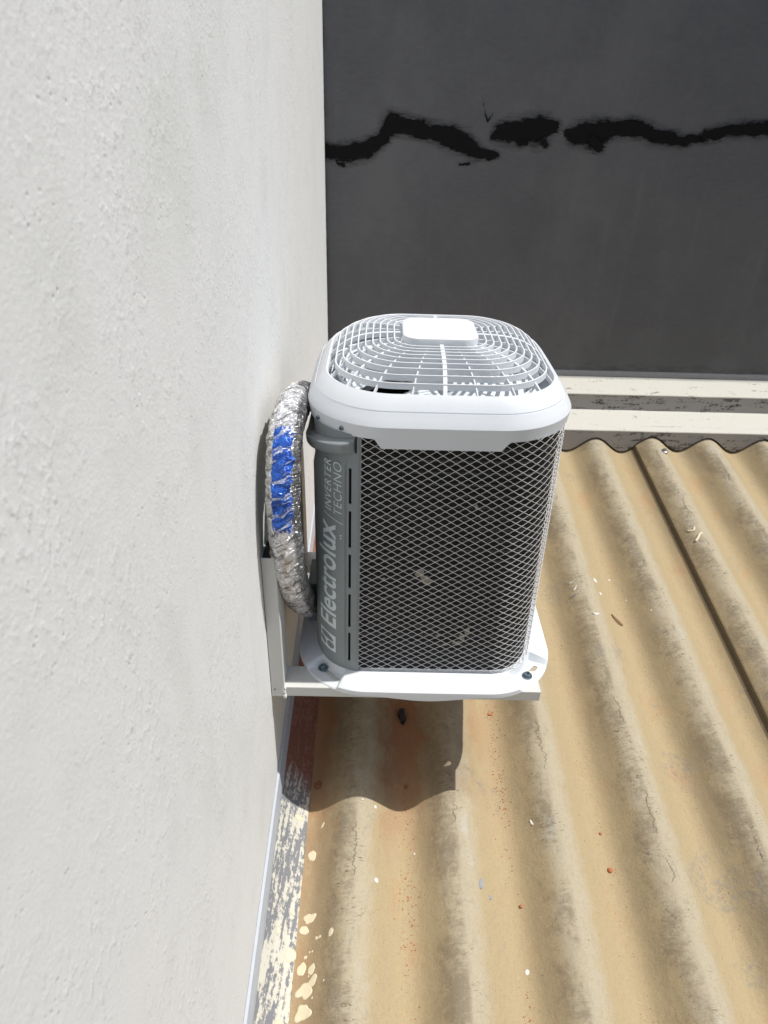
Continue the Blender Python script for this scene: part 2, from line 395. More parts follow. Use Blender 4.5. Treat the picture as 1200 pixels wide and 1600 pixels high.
# rounded square outline, anticlockwise seen from above, starting on the front side at its left end
def rr(cx, cy, h, r, nside=10, ncor=12, bulge=0.0, hy=None):
    hy = hy or h; P = []
    for k in range(4):
        a0 = k*math.pi/2; c, s_ = math.cos(a0), math.sin(a0)
        Lh = (h if k % 2 == 0 else hy) - r; dd = (hy if k % 2 == 0 else h)
        for i in range(nside):
            t = i/nside; x = -Lh+2*Lh*t; y = -dd
            P.append((x*c-y*s_, x*s_+y*c))
        for i in range(ncor):
            a = math.pi/2*i/ncor; x = Lh+r*math.sin(a); y = -(dd-r)-r*math.cos(a)
            P.append((x*c-y*s_, x*s_+y*c))
    Q = []
    for x, y in P:
        ux, uy = x/h, y/hy
        bx = bulge*(1-abs(uy)**2)*ux; by = bulge*(1-abs(ux)**2)*uy
        Q.append((cx+x+bx, cy+y+by))
    return Q
def ring(cx, cy, h, r, z, **k): return [(x, y, z) for x, y in rr(cx, cy, h, r, **k)]

# ================================================================== SETTING
# white plaster wall
wall = MB().box(-.18, 0, -2.2, 1.7788, -1.2, 3.0).build('plaster_wall', M_plaster)
tag(wall, 'rough white painted plaster wall carrying the air conditioner bracket', 'wall')
# dark wall at the back
dwall = MB().box(-.18, 4.2, 1.7790, 1.95, -1.2, 3.0).build('dark_wall', M_dark)
tag(dwall, 'dark grey rendered wall with black sealant smears behind the unit', 'wall')

SM = [[(-.006, .961, .0186), (.011, .955, .021), (.077, .948, .0233), (.159, .967, .0233), (.213, .999, .0175), (.244, 1.051, .0256), (.31, 1.041, .0233), (.428, 1.019, .0233), (.499, 1.0, .028), (.562, .964, .0186), (.636, .956, .0093)],
 [(.615, 1.022, .0093), (.648, 1.033, .0256), (.718, 1.037, .0303), (.775, 1.044, .035), (.831, 1.05, .0186)],
 [(.884, 1.037, .0093), (.929, 1.032, .028), (.988, 1.033, .0326), (1.032, 1.049, .0233), (1.123, 1.059, .021), (1.222, 1.033, .021), (1.308, 1.019, .0163), (1.386, 1.035, .0082)],
 [(1.392, 1.039, .0163), (1.473, 1.06, .0163), (1.611, 1.069, .0186), (1.753, 1.063, .0163), (1.95, 1.05, .018)],
 [(.985, 1.015, .016), (1.009, .992, .0137)],
 [(.043, .922, .0035), (.069, .908, .0055)],
 [(.501, .925, .0035), (.534, .928, .0045)],
 [(.560, 1.15, .0006), (.577, 1.10, .0012), (.591, 1.064, .0032), (.600, 1.08, .0014), (.607, 1.093, .0008)],
 [(.716, .998, .0068), (.739, 1.0, .0068)], [(.8, 1.006, .009), (.811, .992, .009)]]
def seg_d(px, pz, a, b):
    dx, dz = b[0]-a[0], b[1]-a[1]; L2 = dx*dx+dz*dz
    t = max(0, min(1, ((px-a[0])*dx+(pz-a[1])*dz)/L2)) if L2 else 0
    w = a[2]+(b[2]-a[2])*t
    return math.hypot(px-a[0]-dx*t, pz-a[1]-dz*t)/w
for k, pl in enumerate(SM):
    pad = .045; st = .0035 if k > 3 else .005
    x0 = max(.002, min(p[0] for p in pl)-pad); x1 = max(p[0] for p in pl)+pad
    z0 = min(p[1] for p in pl)-pad-.01; z1 = max(p[1] for p in pl)+pad+.01
    nx = int((x1-x0)/st)+1; nz = int((z1-z0)/st)+1
    V, D = [], []
    for j in range(nz+1):
        for i in range(nx+1):
            x, z = x0+i*st, z0+j*st
            w1 = noise.noise(Vector((x*22, 3.1*k, z*30)))*.010 + noise.noise(Vector((x*70, 5+k, z*110)))*.005
            D.append(min(seg_d(x, z+w1, pl[q], pl[q+1]) for q in range(len(pl)-1)))
            V.append((x, 1.7770-.0003*k, z))
    F = []; n = nx+1
    for j in range(nz):
        for i in range(nx):
            q = (j*n+i, j*n+i+1, (j+1)*n+i+1, (j+1)*n+i)
            if min(D[a] for a in q) < 2.4: F.append(q)
    used = sorted({a for f in F for a in f}); mp = {a: b for b, a in enumerate(used)}
    me = bpy.data.meshes.new('sealant_smear'); me.from_pydata([V[a] for a in used], [], [tuple(mp[a] for a in f) for f in F])
    at = me.attributes.new('smear', 'FLOAT', 'POINT')
    for b, a in enumerate(used): at.data[b].value = D[a]
    me.materials.append(M_smear)
    o = bpy.data.objects.new('sealant_smear', me); C.objects.link(o); o.parent = dwall

# corrugated roof sheets
def roof_sheet(name, xa, xb, lift, thick, ya=-2.0, yb=1.60):
    nx = int((xb-xa)/.0075); ny = 60; V = []; 
    xs = [xa+(xb-xa)*i/nx for i in range(nx+1)]; ys = [ya+(yb-ya)*j/ny for j in range(ny+1)]
    def zz(x, y):
        w = noise.noise(Vector((x*2.2, y*1.3, 0)))*.0022 + noise.noise(Vector((x*9, y*4, 4)))*.0007
        return roof_z(x, y)+lift+w
    for y in ys: V += [(x, y, zz(x, y)) for x in xs]
    nb = len(V)
    for y in ys: V += [(x, y, zz(x, y)-thick) for x in xs]
    F = []; n = nx+1
    for j in range(ny):
        for i in range(nx):
            a = j*n+i; F.append((a, a+1, a+n+1, a+n)); F.append((nb+a, nb+a+n, nb+a+n+1, nb+a+1))
    for j in range(ny):
        for i in (0, nx):
            a = j*n+i; F.append((a, a+n, nb+a+n, nb+a))
    for i in range(nx):
        for j in (0, ny):
            a = j*n+i; F.append((a, nb+a, nb+a+1, a+1))
    return link_mesh(name, V, F, M_roof, smooth=60)
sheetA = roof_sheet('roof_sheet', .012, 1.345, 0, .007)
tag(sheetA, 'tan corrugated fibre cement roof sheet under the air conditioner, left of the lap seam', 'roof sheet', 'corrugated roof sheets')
sheetB = roof_sheet('roof_sheet', 1.3120, 3.4, .0100, .0050)
tag(sheetB, 'tan corrugated fibre cement roof sheet right of the dark lap seam', 'roof sheet', 'corrugated roof sheets')

# flashing along the plaster wall
ys = [-2.0 + .1*i for i in range(37)]
def strip_profile(prof, mat, name, parent=None, y1=1.66, thick=.0025):
    # closed cross-section in (x, dz), extruded along the roof slope
    n = len(prof); out = list(prof)
    back = []
    for i in range(n-1, -1, -1):
        a = Vector(prof[max(i-1, 0)]); b = Vector(prof[min(i+1, n-1)]); d = (b-a).normalized()
        nrm = Vector((d.y, -d.x))
        if nrm.x > 0 and nrm.y > 0: nrm = -nrm
        back.append((max(prof[i][0]-abs(nrm.x)*thick, .0004), prof[i][1]-max(abs(nrm.y), .4)*thick))
    sec = out+back
    rings = []
    yy = -2.0
    while yy < y1+.001:
        zw = SL*(yy+.017); jit = noise.noise(Vector((yy*7, 0, len(prof))))*.0012
        rings.append([(x, yy, zw+dz+jit) for x, dz in sec]); yy += .05
    return MB().loft(rings, cap0=True, cap1=True).build(name, mat, parent)
wf = strip_profile([(.0092, -.306), (.030, -.336), (.052, -.358), (.0715, -.3705), (.0730, -.3860)], M_fl, 'wall_flashing')
tag(wf, 'peeling cream painted flashing strip between plaster wall and roof', 'flashing')
lip = strip_profile([(.0006, -.2450), (.0062, -.2490), (.0100, -.2830), (.0100, -.3085)], M_lip, 'upstand', wf)
tag(lip, 'pale grey upstand against the wall')

# stepped trims at the foot of the dark wall
def xstrip(prof, mat, name, parent=None, x0=.001, x1=3.4, wave=False, seed=0):
    n = int((x1-x0)/.03); rings = []
    for i in range(n+1):
        x = x0+(x1-x0)*i/n
        j = noise.noise(Vector((x*6, seed, 0)))*.0016
        rings.append([(x, y, z+j) for y, z in prof])
    return MB().loft(rings, cap0=True, cap1=True).build(name, mat, parent)
up = empty('parapet_trim', (1.5, 1.72, .05), 'upper cream ledge with grey front at the foot of the dark wall', 'trim', 'ledges at the foot of the dark wall')
def rel(o, e):                      # keep world position after parenting to an Empty
    o.parent = e; o.matrix_parent_inverse = Matrix.Translation(-e.location); return o
rel(xstrip([(1.7785, .141), (1.7722, .134), (1.7716, .1195), (1.7785, .1150)], M_conc, 'mortar_fillet', seed=3), up)
rel(bevel(xstrip([(1.7785, .1180), (1.665, .078), (1.665, .0715), (1.7785, .108)], M_cap1, 'ledge_top', seed=1), .003), up)
rel(xstrip([(1.6665, .0715), (1.6665, -.03), (1.77, -.03), (1.77, .1)], M_face, 'ledge_front', seed=1), up)
lo = empty('parapet_trim', (1.5, 1.60, -.04), 'lower cream ledge with wave cut grey front over the roof ends', 'trim', 'ledges at the foot of the dark wall')
rel(bevel(xstrip([(1.6660, .0085), (1.560, -.042), (1.560, -.0480), (1.6660, -.004)], M_cap2, 'ledge_top', seed=2), .003), lo)
# wave cut closure
V = []; F = []; nn = 430; xa, xb = .001, 3.4
for i in range(nn+1):
    x = xa+(xb-xa)*i/nn; lift = .0100 if x > 1.3120 else 0
    b = roof_z(x, 1.562)+lift+.0095+noise.noise(Vector((x*15, 0, 2)))*.0015
    b = max(b, -.40)
    V += [(x, 1.5618, -.0475), (x, 1.5618, b), (x, 1.580, b+.0015), (x, 1.580, -.0475)]
for i in range(nn):
    a = 4*i
    for q in range(4): F.append((a+q, a+(q+1) % 4, a+4+(q+1) % 4, a+4+q))
F += [(0, 1, 2, 3), (4*nn, 4*nn+3, 4*nn+2, 4*nn+1)]
rel(link_mesh('wave_closure', V, F, M_face), lo)
mt = MB().box(0.001, 3.4, 1.585, 1.66, -.5, -.03).build('dark_cavity', M_black); rel(mt, lo)

# ================================================================== WALL BRACKETS
def bracket(y0, label):
    e = empty('wall_bracket', (0.0005, y0, 0), label, 'bracket', 'brackets under the air conditioner')
    W, Dp, T = .029, .068, .0022
    m = MB()      # upright, a hollow tube open at the top
    o4 = lambda a, b, c, d, z: [(a, c, z), (b, c, z), (b, d, z), (a, d, z)]
    H = .372
    m.loft([o4(0.0006, W, 0, Dp, 0.0), o4(.0006, W, 0, Dp, H), o4(.0006+T, W-T, T, Dp-T, H), o4(.0006+T, W-T, T, Dp-T, .01)], cap0=True, cap1=True)
    p = bevel(m.build('upright', M_bracket, e), .0012)
    MB().box(.0006+T+.0002, W-T-.0002, T+.0002, Dp-T-.0002, H-.012, H-.0015).build('hollow_shade', M_black, e)  # black filler stands in for the shade inside the open tube
    m = MB().box(W-.001, .5930, .0012, Dp-.0012, .0, .0282)
    p = bevel(m.build('arm', M_bracket, e), .0022)
    m = MB()
    for (x, z, r) in ((W+.0005, .004, .0042), (W+.001, .012, .0028), (W, .018, .0036), (W+.002, .0255, .0026), (W+.001, -.0005, .0038), (W-.002, .021, .0022)):
        bm = bmesh.new(); bmesh.ops.create_icosphere(bm, subdivisions=2, radius=r)
        for v in bm.verts: v.co *= 1+.22*noise.noise(v.co*500)
        m.add([(v.co.x+x, v.co.y*.8-.0004, v.co.z+z) for v in bm.verts], [[v.index for v in f.verts] for f in bm.faces]); bm.free()
    m.build('weld_bead', M_weld, e, smooth='all')
    bm = bmesh.new(); bmesh.ops.create_cone(bm, segments=12, radius1=.0016, radius2=.0012, depth=.0016, cap_ends=True)
    m = MB().add([(v.co.x+.008, -.0006+v.co.z*.6, v.co.y+.022) for v in bm.verts], [[v.index for v in f.verts] for f in bm.faces]); bm.free()
    m.build('rivet', M_black, e)
    return e
bA = bracket(0, 'white steel wall bracket whose arm end shows under the front of the unit')
bB = bracket(.455, 'white steel wall bracket mostly hidden behind the pipe, under the rear of the unit')

# ================================================================== AIR CONDITIONER
CX, CY = .3388, .271
ac = empty('air_conditioner', (CX, CY, .028), 'white outdoor air conditioner unit with mesh guard and top fan grille', 'air conditioner')
def A(o): return rel(o, ac)
HB, RB = .2388, .10
def outline(u, h=HB, r=RB):
    L = 2*(h-r); Aq = math.pi/2*r; P = 4*(L+Aq); u = (u+L/2) % P
    for k in range(4):
        c, s = math.cos(k*math.pi/2), math.sin(k*math.pi/2)
        if u <= L:
            x, y, nx, ny = -L/2+u, -h, 0, -1
            return (x*c-y*s, x*s+y*c, nx*c-ny*s, nx*s+ny*c)
        u -= L
        if u <= Aq:
            a = u/r; x, y, nx, ny = L/2+r*math.sin(a), -(h-r)-r*math.cos(a), math.sin(a), -math.cos(a)
            return (x*c-y*s, x*s+y*c, nx*c-ny*s, nx*s+ny*c)
        u -= Aq
    return (-L/2, -h, 0, -1)
PER = 4*(2*(HB-RB)+math.pi/2*RB)
def body(u, z, off=0.0):
    k = (.2398-.0040*(z-.05)/.55)/HB
    x, y, nx, ny = outline(u); return (CX+k*x+nx*off, CY+k*y+ny*off, z)

# base
def base_mesh():
    NS, NC = 22, 48; rho = [0, .12, .22, .285, .30, .35, .37, .45, .6, .75, .88, .955, 1.0]
    n = 4*(NS+NC); rows = []
    for q, t in enumerate(rho):
        h = .226+(.2845-.226)*t; r = .09+(.148-.09)*t
        P = rr(CX+.002*t, CY, h, r, nside=NS, ncor=NC, bulge=.004*t); row = []
        for i, (x, y) in enumerate(P):
            k = i//(NS+NC); j = i % (NS+NC)-NS
            z = .0565-.0155*t**1.2
            if j >= 0:
                a = 90*j/NC
                if k in (1, 3): a = 90-a if k == 1 else a
                lo_, hi_ = (17, 65)
                if k == 3: lo_, hi_ = 31, 68.5
                if k == 1: lo_, hi_ = 17, 65
                if k in (0,): pass
                if k == 0: a = 90-(90-a); lo_, hi_ = 26, 73
                if k == 2: lo_, hi_ = 26, 73
                fl = .0318
                e0 = min(1, max(0, (a-lo_)/3.6)); e1 = min(1, max(0, (hi_-a)/3.6)); er = min(1, max(0, (t-.30)/.07))
                f = min(e0, e1, er); f = f*f*(3-2*f)
                z = z+(fl-z)*f
            row.append((x, y, z))
        rows.append(row)
    last = rows[-1]
    P = rr(CX+.002, CY, .2872, .151, nside=NS, ncor=NC, bulge=.004)
    rows.append([(x, y, last[i][2]-.0022) for i, (x, y) in enumerate(P)])
    P = rr(CX+.002, CY, .2880, .152, nside=NS, ncor=NC, bulge=.004)
    def zb(i):
        j = i % (NS+NC)
        d = min(j, NS-j)/NS*2 if j < NS else 0
        return .0275-.0115*(d*d*(3-2*d))
    rows.append([(x, y, min(last[i][2]-.005, zb(i)+.004)) for i, (x, y) in enumerate(P)])
    rows.append([(x, y, zb(i)) for i, (x, y) in enumerate(P)])
    P = rr(CX+.002, CY, .284, .148, nside=NS, ncor=NC, bulge=.004)
    rows.append([(x, y, zb(i)) for i, (x, y) in enumerate(P)]); rows.append([(x, y, .0292) for x, y in P])
    m = MB().loft(rows, cap1=False)
    m.f.append(tuple(range(n)))                                        # base pan inside
    m.f.append(tuple(len(m.v)-n+i for i in range(n)))
    return m
base = A(base_mesh().build('base_tray', M_white, None, smooth=28))
base_in = base

# slot holes in the pockets: dark recessed oblongs, and hex bolts with washers
def oblong(cx, cy, z0, z1, L, W, ang, n=10):
    pts = []
    for k in range(2):
        for i in range(n+1):
            a = -math.pi/2+math.pi*i/n+math.pi*k
            pts.append(((L/2-W/2)*(1-2*k)+W/2*math.cos(a), W/2*math.sin(a)))
    c, s = math.cos(ang), math.sin(ang)
    P = [(cx+x*c-y*s, cy+x*s+y*c) for x, y in pts]
    return MB().loft([[(x, y, z0) for x, y in P], [(x, y, z1) for x, y in P]], cap0=True, cap1=True)
cuts = []
for cx_, cy_, ang, L in ((.583, .062, 50, .040), (.128, .038, -45, .050)):
    cut = oblong(cx_, cy_, -.01, .08, L, .0115, R(ang)).build('cut', M_white); cuts.append(cut)
    bo = base.modifiers.new('cut', 'BOOLEAN'); bo.object = cut; bo.operation = 'DIFFERENCE'; bo.solver = 'EXACT'
bpy.context.view_layer.update()
dg = bpy.context.evaluated_depsgraph_get()
nm = bpy.data.meshes.new_from_object(base.evaluated_get(dg)); base.modifiers.clear(); base.data = nm
for c_ in cuts: bpy.data.objects.remove(c_)
def bolt(x, y, z, name='bolt', K=1.3):
    def cyl(r0, r1, z0, z1, n=24): return [[(x+K*r0*math.cos(2*math.pi*i/n), y+K*r0*math.sin(2*math.pi*i/n), z0) for i in range(n)], [(x+K*r1*math.cos(2*math.pi*i/n), y+K*r1*math.sin(2*math.pi*i/n), z1) for i in range(n)]]
    e = A(MB().loft(cyl(.0088, .0086, z, z+.0022), cap0=True, cap1=True).build(name, M_bolt))
    m = MB(); h = cyl(.0055, .0052, z+.0023, z+.009, 6); inner = cyl(.0030, .0030, z+.009, z+.0055, 6)
    m.loft([h[0], h[1], inner[0], inner[1]], cap0=True, cap1=True)
    o = m.build('bolt_head', M_bolt); o.parent = e; bevel(o, .0004, 1)
bolt(.569, .045, .0325); bolt(.110, .057, .0325)
# two small drain clips in the left pocket wall
for (x, y, z) in ((.111, .085, .046), (.142, .056, .044)):
    bm = bmesh.new(); bmesh.ops.create_cone(bm, segments=14, radius1=.0036, radius2=.0036, depth=.002, cap_ends=True)
    d = Vector((x-.203, y-.133, .06)).normalized(); Q = d.to_track_quat('Z', 'Y').to_matrix()
    m = MB().add([Q @ v.co+Vector((x, y, z)) for v in bm.verts], [[v.index for v in f.verts] for f in bm.faces]); bm.free()
    A(m.build('plug', M_bracket))

# coil behind the mesh
U0 = -.149
cols = 150; uA, uB = U0-.01, U0-.01+PER-.40
V = []; UV = []; F = []
for j in range(3):
    z = .040+.585*j/2
    for i in range(cols+1):
        u = uA+(uB-uA)*i/cols; V.append(body(u, z, -.0060)); UV.append((u, z))
for j in range(2):
    for i in range(cols): a = j*(cols+1)+i; F.append((a, a+1, a+cols+2, a+cols+1))
coil = A(link_mesh('condenser_coil', V, F, M_coil, None, smooth=True, uv=UV))
# dust clumps and bent fins on the coil
def clump(u, z, w, h, n=9, seed=0):
    V = [body(u, z, -.0025)]; rnd = random.Random(seed)
    for i in range(n):
        a = 2*math.pi*i/n; q = .6+.6*rnd.random()
        V.append(body(u+w*q*math.cos(a), z+h*q*math.sin(a), -.0045+rnd.random()*.002))
    F = [(0, 1+i, 1+(i+1) % n) for i in range(n)]
    k = len(V); V += [body(u, z, -.0058)]; F += [(k, 1+(i+1) % n, 1+i) for i in range(n)]
    A(link_mesh('dust_clump', V, F, M_fluff))
clump(-.026, .318, .011, .010, seed=1); clump(-.012, .300, .010, .012, seed=2); clump(-.020, .308, .007, .008, seed=9)
clump(.083, .170, .006, .012, seed=3); clump(.073, .150, .007, .012, seed=4); clump(.064, .135, .010, .007, seed=5)
clump(.038, .130, .007, .004, seed=6); clump(-.1, .30, .005, .006, seed=7); clump(.075, .475, .004, .008, seed=8); clump(.02, .155, .005, .004, seed=11)

# expanded metal guard: zigzag strands
def mesh_guard():
    m = MB(); ncol = 53; nrow = 73; u_s, u_e = U0+.001, U0+PER-.41
    du = (u_e-u_s)/ncol; z_s, z_e = .052, .624; dz = (z_e-z_s)/nrow
    W, T = .00075, .0005
    for r in range(nrow):
        z = z_s+dz*(r+.5); s = 1 if r % 2 else -1
        rings = []
        for i in range(ncol*2*3+1):
            q = i/3.0; k = int(q); f = q-k
            a = (-1)**k*s; b = -a
            fs = .5-.5*math.cos(math.pi*f)
            fs = .55*fs+.45*f
            zz = z+dz/2*.93*(a+(b-a)*fs)
            u = u_s+du/2*q
            tilt = .0006
            p0 = body(u, zz-W, .0030); p1 = body(u, zz+W, .0030+tilt); p2 = body(u, zz+W, .0030+tilt-2*T); p3 = body(u, zz-W, .0030-2*T)
            rings.append([p0, p1, p2, p3])
        m.loft(rings, cap0=True, cap1=True)
    return m
guard = A(mesh_guard().build('mesh_guard', M_wire))

# corner panel with slots
def grid_panel(us, zs, off, holes, thick=.003):
    V = []; F = []; nu, nz = len(us), len(zs)
    for z in zs: V += [body(u, z, off(u, z)) for u in us]
    nb = len(V)
    for z in zs: V += [body(u, z, off(u, z)-thick) for u in us]
    def hole(i, j):
        uc, zc = (us[i]+us[i+1])/2, (zs[j]+zs[j+1])/2
        return any(a < uc < b and c < zc < d for a, b, c, d in holes)
    solid = {(i, j) for i in range(nu-1) for j in range(nz-1) if not hole(i, j)}
    for i, j in solid:
        a = j*nu+i
        F.append((a, a+1, a+nu+1, a+nu)); F.append((nb+a, nb+a+nu, nb+a+nu+1, nb+a+1))
        for (di, dj, p, q) in ((-1, 0, a, a+nu), (1, 0, a+1, a+nu+1), (0, -1, a, a+1), (0, 1, a+nu, a+nu+1)):
            if (i+di, j+dj) not in solid: F.append((p, q, nb+q, nb+p))
    return V, F
slots = [(.477, .553), (.377, .461), (.278, .361), (.175, .262), (.080, .159)]
holes = [(-.1705, -.1652, a, b) for a, b in slots]
us = [-.1515, -.1530, -.158, -.1652, -.1705, -.1745, -.1760, -.1775]+[-.1775-.0085*i for i in range(1, 46)]
us = us[::-1]
zs = sorted({.0535, .060, .063, .066, .57, .585, .60, .622, *[z for s in slots for z in s], *[.08+.02*i for i in range(25)]})
def poff(u, z):
    e = .0032
    a = min(1, max(0, (-.1745-u)/.003)); top = .566-.035*min(1, max(0, (-.18-u)/.13)); b = min(1, max(0, (top-z)/.012)); c = min(1, max(0, (z-.058)/.006))
    return e+.0034*min(a, b, c)
V, F = grid_panel(us, zs, poff, holes)
panel = A(link_mesh('corner_panel', V, F, M_panel, None, smooth=25))
V, F = [], []
for z in (.05, .63):
    for i in range(40): V.append(body(-.152-.42*i/39, z, -.006))
for i in range(39): F.append((i, i+1, 41+i, 40+i))
A(link_mesh('panel_backing', V, F, M_black))
# panel edge strip beside the mesh
V, F = [], []
for z in [.0535+.5685*i/20 for i in range(21)]:
    V += [body(-.1512, z, .0038), body(-.1476, z, .0030), body(-.1474, z, -.012), body(-.1512, z, -.012)]
for j in range(20):
    for q in range(4): F.append((4*j+q, 4*j+(q+1) % 4, 4*j+4+(q+1) % 4, 4*j+4+q))
A(link_mesh('panel_edge', V, F, M_panel))

# handle: overhanging grip below the cap
rings = []
for i in range(31):
    t = i/30; u = -.1600-.27*t
    zb = .588-.034*min(1, t*1.6); g = min(1, .35+t*10) * min(1, (1-t)*12+.2)
    rings.append([body(u, zb+.027, .0035), body(u, zb+.0225, .0045+.0145*g), body(u, zb+.0205, .004+.0165*g), body(u, zb+.007, .004+.0155*g), body(u, zb+.0015, .004+.0125*g), body(u, zb-.0015, .0035)])
h = A(MB().loft(rings, cap0=True, cap1=True).build('carry_handle', M_panel, None, smooth=50)); bevel(h, .0012, 2, 30)
V = [body(-.1590, .622, .0036), body(-.1555, .622, .0036), body(-.1555, .585, .0036), body(-.1590, .585, .0036)]
V += [Vector(v)+Vector((0, .003, 0)) for v in V]
A(link_mesh('handle_gap', V, [(0, 1, 2, 3), (4, 7, 6, 5), (0, 4, 5, 1), (1, 5, 6, 2), (2, 6, 7, 3), (3, 7, 4, 0)], M_black))

# lettering wrapped round the panel
def lettering(txt, z0, z1, u_base, u_top, offset=0.0, name='lettering', off=.0071, shear=0.0, asc=None, mat=None, spacing=1.0, lean=0.0):
    cu = bpy.data.curves.new('txt', 'FONT'); cu.body = txt; cu.size = 1; cu.offset = offset; cu.resolution_u = 5; cu.shear = shear
    cu.space_character = spacing
    ob = bpy.data.objects.new('txt', cu); C.objects.link(ob); bpy.context.view_layer.update()
    me = bpy.data.meshes.new_from_object(ob.evaluated_get(bpy.context.evaluated_depsgraph_get()))
    bpy.data.objects.remove(ob)
    bm = bmesh.new(); bm.from_mesh(me); bmesh.ops.triangulate(bm, faces=bm.faces)
    for _ in range(2):
        le = [e for e in bm.edges if e.calc_length() > .25]
        if le: bmesh.ops.subdivide_edges(bm, edges=le, cuts=1); bmesh.ops.triangulate(bm, faces=bm.faces)
    xs = [v.co.x for v in bm.verts]; yy = [v.co.y for v in bm.verts]; x0, x1 = min(xs), max(xs); y0 = 0; y1 = asc or max(yy)
    for v in bm.verts:
        f = (v.co.y-y0)/(y1-y0)
        v.co = Vector(body(u_base+(u_top-u_base)*f, z0+(z1-z0)*(v.co.x-x0)/(x1-x0)+lean*f, off))
    bm.to_mesh(me); bm.free(); me.materials.clear(); me.materials.append(mat or M_letter)
    o = bpy.data.objects.new(name, me); C.objects.link(o); o.parent = panel; return o
lettering('Electrolux', .160, .424, -.1975, -.2450, offset=.018, name='brand_lettering', lean=.006)
lettering('INVERTER', .452, .562, -.2060, -.2225, offset=.010, name='model_lettering', spacing=1.15, lean=.003)
lettering('TECHNO', .446, .560, -.1830, -.2000, offset=-.008, name='model_lettering', spacing=1.1, lean=.003)
V = []
for i in range(13):
    t = i/12; V += [body(-.180-.046*t, .4290+.0145*t, .0073), body(-.180-.046*t, .4307+.0145*t, .0073)]
o = link_mesh('divider_line', V, [(2*i, 2*i+1, 2*i+3, 2*i+2) for i in range(12)], M_letter); o.parent = panel
# emblem
def emb(a, b, off): return body(-.1975-.0475*b, .092+.046*a+.006*b, off)
def poly_part(pts, off, mat, name, par):
    bm = bmesh.new(); f = bm.faces.new([bm.verts.new((a, b, 0)) for a, b in pts]); bmesh.ops.triangulate(bm, faces=[f])
    for _ in range(3):
        le = [e for e in bm.edges if e.calc_length() > .2]
        if le: bmesh.ops.subdivide_edges(bm, edges=le, cuts=1); bmesh.ops.triangulate(bm, faces=bm.faces)
    bm.verts.index_update()
    o = link_mesh(name, [emb(v.co.x, v.co.y, off) for v in bm.verts], [[v.index for v in f.verts] for f in bm.faces], mat); bm.free()
    o.parent = par; return o
sq = [(i/8, 0) for i in range(8)]+[(1, i/8) for i in range(8)]+[(1-i/8, 1) for i in range(8)]+[(0, 1-i/8) for i in range(8)]
poly_part(sq, .0072, M_letter, 'emblem', panel)
cres = [(.76, .95), (.86, .84), (.90, .70), (.91, .54), (.88, .38), (.80, .22), (.68, .12), (.62, .14), (.60, .24), (.585, .38), (.57, .54), (.58, .68), (.63, .83)]
leaf_ = [(.49, .95), (.52, .88), (.51, .80), (.475, .70), (.40, .62), (.30, .585), (.20, .58), (.12, .60), (.13, .68), (.18, .80), (.27, .92), (.38, .96)]
circ = [(.32+.20*math.cos(2*math.pi*i/20), .30+.22*math.sin(2*math.pi*i/20)) for i in range(20)]
for pts in (cres, leaf_, circ): poly_part(pts, .0076, M_logo_d, 'emblem_shape', panel)
for zq in (.395, .4015):
    V = [body(-.1835, zq, .0071), body(-.1835, zq+.003, .0071), body(-.1865, zq+.003, .0071), body(-.1865, zq, .0071)]
    o = link_mesh('small_mark', V, [(0, 1, 2, 3)], M_letter); o.parent = panel

# top cap
KW = dict(nside=14, ncor=20)
def crings(prof): return [ring(CX, CY, h, r, z, bulge=b, **KW) for z, h, r, b in prof]
cap_prof = [(.6195, .2420, .140, .003), (.6190, .2465, .144, .004), (.6435, .2500, .148, .004), (.6455, .2492, .147, .004), (.6560, .2435, .143, .004), (.6672, .2372, .139, .004),
            (.6650, .2362, .138, .004), (.6665, .2348, .137, .004), (.6690, .2346, .137, .004), (.6810, .2270, .133, .004), (.6905, .2180, .127, .004), (.6935, .2150, .125, .004), (.6925, .2125, .123, .004), (.6780, .2110, .122, .004), (.6700, .2140, .124, .004), (.6440, .2420, .142, .004)]
m = MB().loft(crings(cap_prof), wrap=True)
# front tab of the skirt
tz = .6205
n_ = 24; xs0, xs1, xb0, xb1 = .2150, .4580, .2280, .4440
T1 = []
for i in range(n_+1):
    t = i/n_; xt = xs0+(xs1-xs0)*t; xb = xb0+(xb1-xb0)*t
    yf = lambda x: CY-.2465-.004*(1-((x-CX)/.2465)**2)+.0002
    T1.append([(xt, yf(xt), tz), (xb, yf(xb)+.002, .6005), (xb, yf(xb)+.0045, .6005), (xt, yf(xt)+.0035, tz)])
m.loft(T1, cap0=True, cap1=True)
cap = A(m.build('top_cover', M_white, None, smooth=22))
# fan grille
def dome(h):
    t = max(0, min(1, h/.214)); return .6900+.0500*(1-t**5.5)
def gh(t): return .075+(.2115-.075)*t, .036+(.122-.036)*t**.9
m = MB()
for k in range(1, 10):
    h, r = gh(k/10); zt = dome(h); w = .00125; g = .0030
    m.loft([ring(CX, CY, h+w, r+w, zt, bulge=.004*k/10, **KW), ring(CX, CY, h+w+.0006, r+w, zt-.0115, bulge=.004*k/10, **KW),
            ring(CX, CY, h-w+.0006, r-w, zt-.0115, bulge=.004*k/10, **KW), ring(CX, CY, h-w, r-w, zt, bulge=.004*k/10, **KW)], wrap=True)
NP = 4*(14+20)
def gp(t, idx):
    h, r = gh(t); P = rr(CX, CY, h, r, bulge=.004*t, **KW); i = int(idx) % NP; f = idx-int(idx)
    a, b = P[i], P[(i+1) % NP]; return a[0]+(b[0]-a[0])*f, a[1]+(b[1]-a[1])*f, dome(h)
ribs = []
for k in range(4):
    b0 = k*34
    ribs += [(b0+7, .0038, 0), (b0+7-4.6, .0012, .0), (b0+7+4.6, .0012, .0)]
    ribs += [(b0+14+4, .0012, .0), (b0+14+10, .0022, .0), (b0+14+16, .0012, .0)]
